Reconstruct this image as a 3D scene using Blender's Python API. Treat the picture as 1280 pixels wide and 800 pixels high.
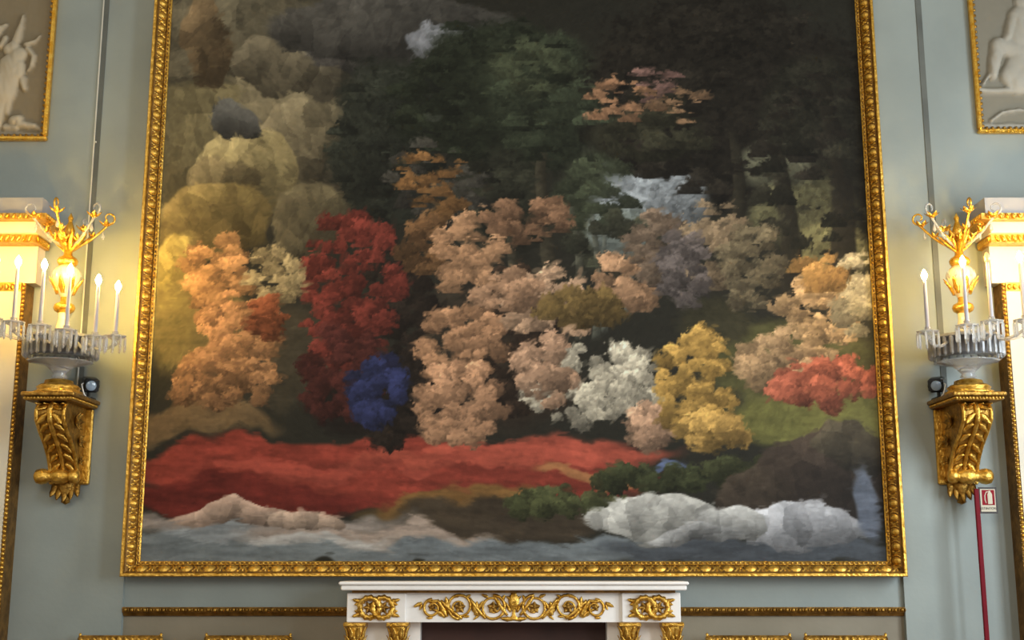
import bpy, math, random
import numpy as np
from mathutils import Vector, Matrix
random.seed(7)
PI = math.pi
for o in list(bpy.data.objects): bpy.data.objects.remove(o)
scene = bpy.context.scene
COL = scene.collection

# ------------------------------------------------------------------ camera
F, PITCH = 1527.0, math.radians(11.12)
CAM = Vector((-0.0105, -8.0, 1.60))
cd = bpy.data.cameras.new('camera'); cam = bpy.data.objects.new('camera', cd); COL.objects.link(cam)
cd.sensor_width = 36.0; cd.lens = F/1280*36.0; cd.clip_end = 200
cam.location = CAM; cam.rotation_euler = (PI/2 + PITCH, 0, 0)
scene.camera = cam
FW = Vector((0, math.cos(PITCH), math.sin(PITCH))); UP = Vector((0, -math.sin(PITCH), math.cos(PITCH)))
def P(px, py, y):
    """point where the sight line of a photo pixel meets the vertical plane at depth y"""
    r = FW*F + Vector((1, 0, 0))*(px-640) + UP*(400-py)
    return CAM + r*((y-CAM.y)/r.y)

# ------------------------------------------------------------------ world, light, exposure
w = bpy.data.worlds.new('room_light'); scene.world = w; w.use_nodes = True
bg = w.node_tree.nodes['Background']; bg.inputs[0].default_value = (1.0, 0.94, 0.84, 1); bg.inputs[1].default_value = 0.42
def area(name, loc, rot, sx, sy, power, col):
    l = bpy.data.lights.new(name, 'AREA'); l.shape = 'RECTANGLE'; l.size = sx; l.size_y = sy
    l.energy = power; l.color = col
    o = bpy.data.objects.new(name, l); COL.objects.link(o); o.location = loc; o.rotation_euler = rot
    return o
# daylight through the two tall windows of the right-hand wall
area('window_daylight', (5.12, -2.9, 2.9), (0, PI/2, 0), 3.4, 1.5, 230, (0.82, 0.92, 1.0))
area('window_daylight', (5.12, -5.9, 2.9), (0, PI/2, 0), 3.4, 1.5, 260, (0.82, 0.92, 1.0))
# broad warm area light placed behind the visitor, aimed at the picture wall
area('hall_light', (-1.5, -11.0, 5.2), (math.radians(72), 0, math.radians(-6)), 5.0, 3.0, 250, (1.0, 0.92, 0.78))
scene.view_settings.view_transform = 'Standard'; scene.view_settings.look = 'None'
scene.view_settings.gamma = 1.0; scene.view_settings.exposure = 0.0; scene.view_settings.use_curve_mapping = False

# ------------------------------------------------------------------ materials
def lin(c):
    out = []
    for v in c[:3]:
        v /= 255.0
        out.append(v/12.92 if v <= 0.04045 else ((v+0.055)/1.055)**2.4)
    return (*out, 1.0)
def mat(name, c1, c2=None, scale=6.0, rough=0.5, metal=0.0, bump=0.0, bscale=None, stretch=(1,1,1), spec=0.5, trans=0.0, emit=0.0, detail=5.0, rr=0.0, ramp=(0.35, 0.65), alpha=1.0, ior=1.45, coat=0.0):
    m = bpy.data.materials.new(name); m.use_nodes = True
    nt = m.node_tree; b = nt.nodes['Principled BSDF']
    b.inputs['Roughness'].default_value = rough; b.inputs['Metallic'].default_value = metal
    b.inputs['Specular IOR Level'].default_value = spec; b.inputs['Transmission Weight'].default_value = trans
    b.inputs['Alpha'].default_value = alpha; b.inputs['IOR'].default_value = ior; b.inputs['Coat Weight'].default_value = coat
    tc = nt.nodes.new('ShaderNodeTexCoord'); mp = nt.nodes.new('ShaderNodeMapping'); mp.inputs['Scale'].default_value = stretch
    nt.links.new(tc.outputs['Object'], mp.inputs[0])
    n = nt.nodes.new('ShaderNodeTexNoise'); n.inputs['Scale'].default_value = scale; n.inputs['Detail'].default_value = detail
    nt.links.new(mp.outputs[0], n.inputs['Vector'])
    cr = nt.nodes.new('ShaderNodeValToRGB')
    cr.color_ramp.elements[0].position = ramp[0]; cr.color_ramp.elements[1].position = ramp[1]
    cr.color_ramp.elements[0].color = lin(c1); cr.color_ramp.elements[1].color = lin(c2 or c1)
    nt.links.new(n.outputs[0], cr.inputs[0]); nt.links.new(cr.outputs[0], b.inputs['Base Color'])
    if rr:
        mr = nt.nodes.new('ShaderNodeMapRange'); mr.inputs[3].default_value = max(0.02, rough-rr); mr.inputs[4].default_value = rough+rr
        nt.links.new(n.outputs[0], mr.inputs[0]); nt.links.new(mr.outputs[0], b.inputs['Roughness'])
    if bump:
        n2 = nt.nodes.new('ShaderNodeTexNoise'); n2.inputs['Scale'].default_value = bscale or scale*4; n2.inputs['Detail'].default_value = 4
        nt.links.new(mp.outputs[0], n2.inputs['Vector'])
        bp = nt.nodes.new('ShaderNodeBump'); bp.inputs['Strength'].default_value = bump; bp.inputs['Distance'].default_value = 0.02
        nt.links.new(n2.outputs[0], bp.inputs['Height']); nt.links.new(bp.outputs[0], b.inputs['Normal'])
    if emit:
        b.inputs['Emission Color'].default_value = lin(c1); b.inputs['Emission Strength'].default_value = emit
    return m
M = {
 'wall': mat('sage_blue_wall_paint', (132,141,138), (147,156,152), 1.3, 0.6, bump=0.05, bscale=30, detail=8),
 'dado': mat('taupe_dado_paint', (124,116,98), (140,132,114), 1.6, 0.45, bump=0.04, bscale=30),
 'groove_shade': mat('groove_shade_grey', (84,88,84), (98,102,97), 4, 0.7),
 'pale_line': mat('pale_strip', (196,196,184), (210,208,196), 8, 0.6),
 'floor': mat('inlaid_wood_floor', (92,62,38), (128,90,56), 5, 0.3, stretch=(1,6,1)),
 'plaster': mat('cream_plaster', (196,190,172), (208,202,186), 2, 0.7),
 'gold': mat('gilding', (186,138,48), (234,190,92), 30, 0.32, 0.85, 0.35, 60, rr=0.12),
 'oldgold': mat('aged_gilding', (122,88,32), (186,144,66), 26, 0.36, 0.8, 0.4, 60, rr=0.12),
 'bronzegold': mat('dull_gilding', (104,74,30), (146,108,50), 18, 0.45, 0.7, 0.2, 60),
 'crevice_shade': mat('gilt_crevice_shade', (98,68,24), (138,100,42), 24, 0.5, 0.6, 0.3, 60),  # darkened gilt paints the crevice shade between the carved motifs
 'ormolu': mat('bright_ormolu', (226,164,46), (250,206,98), 30, 0.26, 0.85, 0.2, 80),
 'marble': mat('white_marble', (238,235,230), (250,248,244), 3.5, 0.28, bump=0.0, detail=8),
 'doorwhite': mat('cream_white_paint', (204,197,178), (216,209,190), 3, 0.5),
 'greystone': mat('grey_stone_cap', (150,150,152), (166,165,166), 3, 0.6),
 'soot': mat('dark_brown_fireboard', (44,22,16), (60,32,24), 3, 0.55),
 'porcelain': mat('white_porcelain', (196,186,162), (212,202,180), 6, 0.18, coat=0.4),
 'crystal': mat('cut_crystal', (226,228,228), (244,244,242), 10, 0.06, trans=0.72, ior=1.35, spec=0.9),
 'smoke': mat('grey_lead_crystal', (160,162,164), (196,198,200), 14, 0.10, trans=0.55, spec=0.9, ior=1.4),
 'candle': mat('white_candle_tube', (172,168,174), (186,182,186), 6, 0.5),
 'black': mat('black_plastic', (22,24,28), (34,38,44), 12, 0.35),
 'lens': mat('lens_glass', (120,140,160), (150,170,190), 8, 0.08, spec=1.0),
 'cable': mat('white_cable', (222,222,218), (232,232,228), 6, 0.45),
 'red': mat('red_lacquer', (100,2,20), (114,4,24), 5, 0.6, spec=0.2),
 'signred': mat('sign_red', (124,8,26), (136,12,30), 5, 0.6, spec=0.2),
 'signwhite': mat('sign_cream', (186,178,156), (198,190,168), 5, 0.6),
 'signframe': mat('sign_dark_frame', (34,26,22), (46,36,30), 5, 0.5),
 'ink': mat('sign_ink', (40,36,34), (50,44,40), 5, 0.6),
 'silk': mat('gold_silk_upholstery', (150,120,70), (172,142,90), 20, 0.6),
}
def bulb_mat(name, strength, col):
    m = bpy.data.materials.new(name); m.use_nodes = True; b = m.node_tree.nodes['Principled BSDF']
    b.inputs['Base Color'].default_value = lin((255,246,226)); b.inputs['Emission Color'].default_value = (*col, 1); b.inputs['Emission Strength'].default_value = strength
    return m
M['bulb'] = bulb_mat('lit_candle_bulb', 520.0, (1.0, 0.62, 0.14))
M['deadbulb'] = mat('unlit_frosted_bulb', (232,216,160), (240,226,176), 8, 0.15, trans=0.4)

# ------------------------------------------------------------------ mesh helpers
class MB:
    def __init__(s): s.v = []; s.f = []; s.sm = []
    def add(s, vs, fs, smooth=False, T=None):
        n = len(s.v)
        for p in vs:
            p = Vector(p)
            s.v.append(tuple(T @ p) if T else tuple(p))
        for f in fs: s.f.append([i+n for i in f]); s.sm.append(smooth)
        return s
    def box(s, x0, x1, y0, y1, z0, z1, T=None, bev=0.0):
        if bev:
            b = min(bev, (x1-x0)/3, (y1-y0)/3, (z1-z0)/3)
            vs = []
            for z, ins in ((z0, b), (z0+b, 0), (z1-b, 0), (z1, b)):
                a0, a1, c0, c1 = x0+ins, x1-ins, y0+ins, y1-ins
                k = b if not ins else b*0.6
                vs += [(a0+k,c0,z),(a1-k,c0,z),(a1,c0+k,z),(a1,c1-k,z),(a1-k,c1,z),(a0+k,c1,z),(a0,c1-k,z),(a0,c0+k,z)]
            fs = [[7,6,5,4,3,2,1,0], [24+i for i in range(8)]]
            for r in range(3):
                for i in range(8): fs.append([r*8+i, r*8+(i+1)%8, r*8+8+(i+1)%8, r*8+8+i])
            return s.add(vs, fs, False, T)
        vs = [(x0,y0,z0),(x1,y0,z0),(x1,y1,z0),(x0,y1,z0),(x0,y0,z1),(x1,y0,z1),(x1,y1,z1),(x0,y1,z1)]
        return s.add(vs, [[3,2,1,0],[4,5,6,7],[0,1,5,4],[1,2,6,5],[2,3,7,6],[3,0,4,7]], False, T)
    def lathe(s, prof, n=20, T=None, smooth=True, flute=0.0, nf=0):
        vs = []; fs = []
        for r, z in prof:
            for i in range(n):
                a = 2*PI*i/n; q = r*(1+flute*math.cos(nf*a)) if nf else r
                vs.append((q*math.cos(a), q*math.sin(a), z))
        for k in range(len(prof)-1):
            for i in range(n): fs.append([k*n+i, k*n+(i+1)%n, (k+1)*n+(i+1)%n, (k+1)*n+i])
        if prof[0][0] > 1e-6: fs.append(list(range(n))[::-1])
        if prof[-1][0] > 1e-6: fs.append([(len(prof)-1)*n+i for i in range(n)])
        return s.add(vs, fs, smooth, T)
    def ball(s, c, r, n=10, m=6, T=None):
        rx, ry, rz = r if isinstance(r, (tuple, list)) else (r, r, r)
        vs = []; fs = []
        for k in range(m+1):
            t = -PI/2 + PI*k/m
            for i in range(n):
                a = 2*PI*i/n; vs.append((c[0]+rx*math.cos(t)*math.cos(a), c[1]+ry*math.cos(t)*math.sin(a), c[2]+rz*math.sin(t)))
        for k in range(m):
            for i in range(n): fs.append([k*n+i, k*n+(i+1)%n, (k+1)*n+(i+1)%n, (k+1)*n+i])
        return s.add(vs, fs, True, T)
    def tube(s, pts, r, n=6, T=None, flat=1.0):
        pts = [Vector(p) for p in pts]; vs = []; fs = []
        L = len(pts); rs = r if isinstance(r, (list, tuple)) else [r]*L
        prev = None
        for k, p in enumerate(pts):
            d = (pts[min(k+1, L-1)]-pts[max(k-1, 0)]).normalized()
            if prev is None:
                a = Vector((0, 1, 0)) if abs(d.y) < 0.9 else Vector((1, 0, 0))
                u = d.cross(a).normalized()
            else:
                u = (prev - d*prev.dot(d)).normalized()
            v = d.cross(u); prev = u
            for i in range(n):
                t = 2*PI*i/n; vs.append(p + u*math.cos(t)*rs[k] + v*math.sin(t)*rs[k]*flat)
        for k in range(L-1):
            for i in range(n): fs.append([k*n+i, k*n+(i+1)%n, (k+1)*n+(i+1)%n, (k+1)*n+i])
        fs.append(list(range(n))[::-1]); fs.append([(L-1)*n+i for i in range(n)])
        return s.add(vs, fs, True, T)
    def leaf(s, base, d, nrm, L, W, curl=0.3, rows=5, T=None, th=0.25):
        """curled acanthus-like leaf with a raised midrib and lobed rim, closed underneath"""
        d = Vector(d).normalized(); nrm = Vector(nrm).normalized(); sd = d.cross(nrm).normalized(); base = Vector(base)
        vs = []; fs = []
        for k in range(rows+1):
            t = k/rows; wd = W*0.5*(math.sin(PI*min(1, t*0.82+0.16))**0.8)*(1.0 if k % 2 == 0 else 0.78)
            if k == rows: wd = W*0.06
            c = base + d*(L*t) + nrm*(curl*L*t*t)
            h = W*th*(1-0.6*t)
            vs += [c - sd*wd, c - sd*wd*0.45 + nrm*h*0.7, c + nrm*h*1.1, c + sd*wd*0.45 + nrm*h*0.7, c + sd*wd, c - nrm*h*0.3]
        for k in range(rows):
            for i in range(6): fs.append([k*6+i, (k+1)*6+i, (k+1)*6+(i+1)%6, k*6+(i+1)%6])
        fs.append(list(range(6))); fs.append([rows*6+i for i in range(6)][::-1])
        return s.add(vs, fs, True, T)
    def extrude(s, poly, x0, x1, T=None, smooth=False):
        """polygon in (y, z) pushed along x"""
        n = len(poly)
        vs = [(x0, p[0], p[1]) for p in poly] + [(x1, p[0], p[1]) for p in poly]
        fs = [list(range(n))[::-1], [n+i for i in range(n)]]
        s.add(vs, fs, False, T); k = len(s.v)-2*n
        for i in range(n): s.f.append([k+i, k+(i+1)%n, k+n+(i+1)%n, k+n+i]); s.sm.append(smooth)
        return s
    def mesh(s, name):
        me = bpy.data.meshes.new(name); me.from_pydata(s.v, [], s.f); me.update()
        me.polygons.foreach_set('use_smooth', s.sm)
        return me
    def build(s, name, m, parent=None):
        return link(name, s.mesh(name), m, parent)
def link(name, me, m, parent=None):
    if m is not None and not me.materials: me.materials.append(M[m] if isinstance(m, str) else m)
    o = bpy.data.objects.new(name, me); COL.objects.link(o)
    if parent is not None: o.parent = parent
    return o
def fixn(o):
    import bmesh
    b = bmesh.new(); b.from_mesh(o.data); bmesh.ops.recalc_face_normals(b, faces=b.faces); b.to_mesh(o.data); b.free(); return o
def thing(name, label, cat, loc=(0,0,0), group=None):
    o = bpy.data.objects.new(name, None); COL.objects.link(o); o.location = loc; o.empty_display_size = 0.1
    o['label'] = label; o['category'] = cat
    if group: o['group'] = group
    return o
def tag(o, label, cat, group=None):
    o['label'] = label; o['category'] = cat
    if group: o['group'] = group
    return o
def struct(o, label=None):
    o['kind'] = 'structure'
    if label: o['label'] = label
    return o
def box_obj(name, m, parent, *a, **k): return MB().box(*a, **k).build(name, m, parent)

# ------------------------------------------------------------------ the room
W = (P(1135.5,719,-.16).x - P(150,722,-.16).x)/2          # half width of the picture frame
ZB = (P(150,722,-.16).z + P(1135,719,-.16).z)/2            # its foot
ZT = P(640,-120,-.16).z                                     # its head, above the photograph
BAY = W + 0.012; SL = -0.03; ROOM_H = 7.6
ZR = P(300,763,-.03).z                                      # dado rail
XD = abs(P(1258,440,-.18).x)                                # outer front edge of the door surrounds
struct(box_obj('floor', 'floor', None, -5.2, 5.2, -12.0, 0.3, -0.1, 0.0))
struct(box_obj('wall_back', 'wall', None, -BAY-0.02, BAY+0.02, 0.0, 0.3, ZR, ROOM_H))
struct(box_obj('wall_back_dado', 'dado', None, -BAY-0.02, BAY+0.02, 0.012, 0.3, 0.0, ZR))
struct(box_obj('wall_back_left', 'wall', None, -5.2, -BAY, SL, 0.3, 0.0, ROOM_H))
struct(box_obj('wall_back_right', 'wall', None, BAY, 5.2, SL, 0.3, 0.0, ROOM_H))
struct(box_obj('wall_left', 'plaster', None, -5.5, -5.2, -12.0, 0.3, 0.0, ROOM_H))
wr = MB()
for y0, y1 in ((-12, -6.65), (-5.15, -3.65), (-2.15, 0.3)): wr.box(5.2, 5.5, y0, y1, 0, ROOM_H)
for y0, y1 in ((-6.65, -5.15), (-3.65, -2.15)):
    wr.box(5.2, 5.5, y0, y1, 0, 1.2); wr.box(5.2, 5.5, y0, y1, 4.6, ROOM_H)
struct(wr.build('wall_right', 'plaster'))
for i, yc in enumerate((-2.9, -5.9)):
    t = MB()
    for a, b_ in ((-.75, -.69), (-.03, .03), (.69, .75)): t.box(5.3, 5.36, yc+a, yc+b_, 1.2, 4.6)
    for z in (1.2, 2.3, 3.4, 4.54): t.box(5.3, 5.36, yc-.75, yc+.75, z, z+.06)
    struct(t.build('window_%d' % (i+1), 'doorwhite'))

# dado rails: gilt bead-and-reel moulding on both sides of the chimneypiece
def dado(name, x0, x1):
    prof = [(0.0, ZR-.035), (-.02, ZR-.035), (-.028, ZR-.02), (-.03, ZR-.016), (-.044, ZR-.012), (-.05, ZR+.012), (-.046, ZR+.02), (0.0, ZR+.02)]
    o = struct(fixn(MB().extrude([(p[0]+.014, p[1]) for p in prof], x0, x1).build(name, 'bronzegold')))
    b = MB(); n = int((x1-x0)/.040)
    for i in range(n):
        x = x0 + (i+.5)*(x1-x0)/n
        b.ball((x, -.034, ZR+.003), (.013, .012, .013), 8, 5)
        b.ball((x+.02, -.034, ZR+.003), (.004, .012, .012), 6, 4)
    c = b.build('bead_row', 'oldgold', o); c['kind'] = 'stuff'
XM = P(432,760,-.35).x
dado('trim_1', -BAY+.002, XM); dado('trim_2', -XM, BAY-.002)
# tall strips beside the picture; dark grey paints the shade of wall grooves
zs = P(100,540,-.03).z
xl = P(120.5,200,-.03).x
g = struct(MB().box(xl-.016, xl+.016, SL-.006, SL+.01, zs, ROOM_H-.05).build('trim_3', 'groove_shade'))
MB().box(xl-.024, xl-.0165, SL-.012, SL+.01, zs, ROOM_H-.05).build('edge_bead', 'pale_line', g)
MB().ball((P(120,178,-.03).x, SL-.008, P(120,178,-.03).z), (.008,.006,.008), 8, 5).build('screw_head', 'pale_line', g)
xr = P(1157.5,150,-.03).x
g = struct(MB().box(xr-.019, xr+.019, SL-.006, SL+.01, zs, ROOM_H-.05).build('trim_4', 'groove_shade'))

# ------------------------------------------------------------------ the door surrounds
def door(name, sg, label):
    root = bpy.data.objects.new(name, None); COL.objects.link(root); struct(root, label)
    YF = -.18
    def bx(nm, m, a, b, y0, y1, z0, z1, bev=0.0):
        x0, x1 = sorted((sg*a, sg*b)); return MB().box(x0, x1, y0, y1, z0, z1, bev=bev).build(nm, m, root)
    za = P(1255,353,YF).z                    # head of the architrave
    c0 = XD; wid = 1.62                      # outer edge and overall width
    c1 = c0+wid
    # architrave jambs and head in white, with gilt outer return and beaded edge
    bx('jamb', 'doorwhite', c0+.03, c0+.22, YF, SL, 0, za-.06); bx('jamb', 'doorwhite', c1-.22, c1-.03, YF, SL, 0, za-.06)
    bx('head', 'doorwhite', c0+.2205, c1-.2205, YF, SL, za-.25, za-.0605)
    bx('gilt_return', 'bronzegold', c0+.004, c0+.0299, YF+.008, SL, 0, za-.004); bx('gilt_return', 'bronzegold', c1-.0299, c1-.004, YF+.008, SL, 0, za-.004)
    bx('gilt_head', 'gold', c0+.0301, c1-.0301, YF-.004, SL, za-.0599, za)
    bx('inner_bead', 'bronzegold', c0+.2201, c0+.232, YF+.006, SL-.04, 0, za-.25)
    e = MB()
    n = int(za/.028)
    for i in range(n):
        e.ball((sg*(c0+.016), YF+.004, (i+.5)*za/n), (.013, .012, .0125), 6, 4)
    k = e.build('beaded_edge', 'gold', root); k['kind'] = 'stuff'
    e = MB()
    for i in range(40): e.ball((sg*(c0+.05+i*.038), YF-.006, za-.03), (.016, .014, .022), 6, 4)
    k = e.build('beaded_head', 'gold', root); k['kind'] = 'stuff'
    # door leaves, panelled, recessed
    for a, b in ((c0+.233, (c0+c1)/2-.003), ((c0+c1)/2+.003, c1-.2205)):
        bx('door_leaf', 'doorwhite', a, b, -.09, SL, 0, za-.2505)
        for z0, z1 in ((.15, .85), (1.0, 2.1), (2.25, za-.42)):
            bx('panel', 'doorwhite', a+.09, b-.09, -.105, -.0905, z0, z1, bev=.012)
    # frieze and cornice
    z1 = P(1245,301,-.30).z; z2 = P(1240,291,-.30).z; z3 = P(1230,275,-.34).z; z4 = P(1229,265,-.38).z; z5 = P(1231,247,-.34).z
    cw0, cw1 = c0-.085, c1+.085
    bx('frieze', 'doorwhite', c0-.05, c1+.05, -.155, SL, za+.001, z1)
    x2 = abs(P(1240,296,-.28).x); x4 = abs(P(1228,268,-.38).x); x5 = abs(P(1231,255,-.34).x)
    def band(nm, m, xa, y, za_, zb_): return bx(nm, m, xa, c1+(c0-xa), y, SL, za_, zb_)
    band('gilt_moulding', 'gold', x2, -.26, z1+.0005, z2)
    band('corona', 'doorwhite', x2-.012, -.30, z2+.0005, z3)
    band('gilt_moulding', 'gold', x4, -.36, z3+.0005, z4)
    band('cap_block', 'greystone', x5, -.34, z4+.0005, z5)
    def rope(xa, y, za_, zb_, nm):
        e = MB(); L = c1+(c0-xa)-xa; n = 46; h = (zb_-za_)
        for i in range(n):
            x = sg*(xa+.02+(i+.5)*(L-.04)/n)
            T = Matrix.Translation((x, y-.004, (za_+zb_)/2)) @ Matrix.Rotation(sg*-.45, 4, 'Y')
            e.ball((0, 0, 0), (.012, .016, h*.5), 6, 5, T)
        for i in range(9):
            yy = y + .02 + i*(SL-y-.03)/9
            T = Matrix.Translation((sg*(xa-.003), yy, (za_+zb_)/2)) @ Matrix.Rotation(.45, 4, 'X')
            e.ball((0, 0, 0), (.014, .011, h*.5), 6, 5, T)
        k = e.build(nm, 'ormolu', root); k['kind'] = 'stuff'
    rope(x2, -.26, z1, z2, 'leaf_row'); rope(x4, -.36, z3, z4, 'rope_row')
door('door_1', -1, 'cream doorcase with gilt cornice behind the candelabrum with every visible candle lit')
door('door_2', 1, 'cream doorcase with gilt cornice beside the red extinguisher sign')

# ------------------------------------------------------------------ the great picture: a generic landscape in the picture's colours
pic = thing('framed_painting', 'huge dark oil painting with red, green and water-grey passages in carved gilt frame', 'painting', (0, 0, ZB))
FWD = 0.092
rng = np.random.RandomState(11)
def vnoise(x, y, cell, seed):
    r = np.random.RandomState(seed).rand(256, 256)
    gx = x/cell; gy = y/cell
    ix = np.floor(gx).astype(int); iy = np.floor(gy).astype(int); fx = gx-ix; fy = gy-iy
    fx = fx*fx*(3-2*fx); fy = fy*fy*(3-2*fy)
    a = r[ix%256, iy%256]; b = r[(ix+1)%256, iy%256]; c = r[ix%256, (iy+1)%256]; d = r[(ix+1)%256, (iy+1)%256]
    return (a*(1-fx)+b*fx)*(1-fy) + (c*(1-fx)+d*fx)*fy
def fbm(x, y, cell, seed, o=4):
    t = 0; amp = 1; s = 0
    for k in range(o): t = t + amp*vnoise(x, y, cell/2**k, seed+k); s += amp; amp *= .5
    return t/s*2-1
# colour masses: (x, y, rx, ry, turn, colour, softness); coordinates on the canvas, 0..1000 wide, measured from its lower left
MASSES = []
def masses(kind, *rows): MASSES.extend([(*r, kind) for r in rows])
masses('rock',
 # rocks
 (100,640,260,190,0,(84,76,58),.5), (70,560,130,120,0,(96,86,58),.4), (190,660,95,75,-10,(126,113,84),.3), (240,700,60,45,10,(104,94,74),.3), (150,700,60,40,-14,(98,88,68),.3), (190,590,55,70,10,(112,100,74),.3),
 (125,545,75,70,0,(142,126,82),.25), (80,530,45,45,0,(112,98,66),.4), (95,625,45,28,-20,(78,76,72),.3), (310,725,120,45,0,(88,82,76),.4),
 (330,760,180,60,0,(70,66,60),.5), (390,745,50,25,0,(112,112,116),.4), (60,740,40,70,0,(104,84,56),.4), (60,470,90,50,0,(120,102,56),.5), (30,400,45,60,0,(146,126,58),.5),
 (215,470,60,60,0,(92,82,58),.5))
masses('leaf',
 # woods
 (320,590,75,130,0,(40,42,34),.4), (470,660,150,110,0,(37,41,29),.4), (560,650,95,95,0,(48,53,38),.5), (530,700,60,40,0,(62,66,46),.6), (800,660,200,160,0,(34,30,24),.4),
 (930,560,90,160,0,(36,34,26),.4), (480,500,70,80,0,(42,42,32),.5), (620,510,60,60,0,(52,56,40),.5), (700,600,80,50,0,(44,42,30),.5), (640,440,60,50,0,(58,58,44),.5),
 (690,500,70,45,10,(128,132,136),.45), (655,455,45,40,0,(104,110,104),.5), (905,490,70,60,0,(84,80,54),.55), (940,430,55,45,0,(98,92,58),.5), (870,555,50,30,0,(84,82,64),.6))
masses('ground',
 # meadow and banks
 (880,270,130,60,0,(88,84,44),.4), (780,330,60,40,0,(58,54,36),.5), (930,195,150,38,0,(112,108,48),.35), (180,280,120,60,0,(70,62,46),.5), (55,330,70,60,0,(116,100,52),.5),
 (75,190,100,28,0,(122,96,60),.35), (330,210,110,40,0,(34,28,24),.4), (500,250,90,80,0,(52,42,32),.5), (440,330,60,60,0,(56,48,38),.5))
masses('fold',
 # red heath bank
 (330,120,360,46,-1,(150,54,36),.15), (150,85,170,24,0,(112,36,26),.3), (480,142,220,18,3,(178,74,50),.4), (250,125,180,10,2,(168,66,46),.5), (420,78,110,18,6,(138,98,42),.3), (620,115,90,9,-5,(180,116,62),.5),
 (500,60,160,28,0,(70,58,44),.35), (690,135,40,6,6,(86,98,130),.5))
masses('bush', (570,80,90,16,0,(80,86,52),.5), (690,112,100,12,0,(62,68,42),.5), (820,120,60,14,0,(58,62,38),.5))
masses('ripple',
 # water
 (200,18,330,26,0,(122,128,130),.25), (520,12,220,20,0,(112,118,122),.4), (850,10,230,18,0,(74,78,84),.4), (150,52,200,14,0,(150,136,126),.5), (90,40,60,12,0,(140,144,146),.5), (300,36,160,12,0,(168,146,130),.6), (240,30,90,9,0,(178,172,166),.6))
masses('rock',
 # dark crag by the stream and pale boulders
 (930,110,95,70,0,(54,44,36),.35), (955,150,60,30,0,(66,58,44),.5), (820,90,60,46,0,(58,48,38),.5),
 (690,58,84,34,-4,(172,168,160),.3), (880,48,98,34,-4,(150,148,150),.3), (785,52,46,26,0,(160,157,152),.4), (745,34,60,14,0,(138,136,134),.4), (130,62,80,14,0,(160,132,112),.4), (225,58,60,14,0,(178,150,128),.4))
masses('ripple', (975,80,15,52,3,(98,104,118),.5))
masses('bush',
 # autumn shrubs, blossom and sunlit growth in the middle ground
 (330,300,60,150,0,(44,36,31),.5), (275,370,72,120,0,(122,50,40),.3), (268,255,60,70,0,(80,38,34),.4), (312,235,34,52,0,(46,54,104),.35),
 (392,522,74,68,0,(70,68,64),.3), (385,520,56,50,0,(132,94,50),.35), (375,430,34,46,0,(116,84,52),.5), (500,300,70,110,0,(60,46,36),.5),
 (440,430,54,66,0,(188,142,104),.4), (432,290,60,60,0,(180,134,98),.45), (425,215,64,56,0,(184,138,104),.45), (520,470,60,34,0,(140,104,78),.5),
 (560,350,74,54,0,(198,160,130),.4), (490,370,40,30,0,(176,136,106),.5), (610,240,98,58,0,(202,194,178),.3), (545,260,40,50,0,(190,150,122),.5), (690,185,34,24,0,(190,150,122),.5),
 (745,245,54,80,0,(188,148,60),.3), (770,175,50,22,0,(182,144,64),.4), (655,385,40,44,0,(190,146,110),.45), (600,345,60,24,0,(118,96,50),.6),
 (85,400,46,54,0,(196,144,88),.45), (120,320,56,50,0,(186,134,84),.5), (100,250,76,46,0,(160,116,74),.5), (165,390,34,40,0,(172,154,112),.55), (160,330,30,30,0,(136,74,40),.5),
 (665,640,64,36,0,(150,110,80),.45), (700,665,46,26,0,(112,84,80),.5), (740,635,40,26,0,(150,116,86),.5),
 (700,430,40,60,0,(118,100,86),.5), (775,440,50,70,0,(138,118,94),.45), (735,400,30,60,0,(98,90,92),.5), (835,400,44,70,0,(104,94,74),.4),
 (920,330,60,64,0,(198,162,116),.45), (860,270,50,40,0,(180,146,106),.5), (930,240,80,32,0,(180,94,66),.35), (975,370,26,66,0,(166,156,130),.5), (925,395,30,26,0,(188,142,72),.4))
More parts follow.
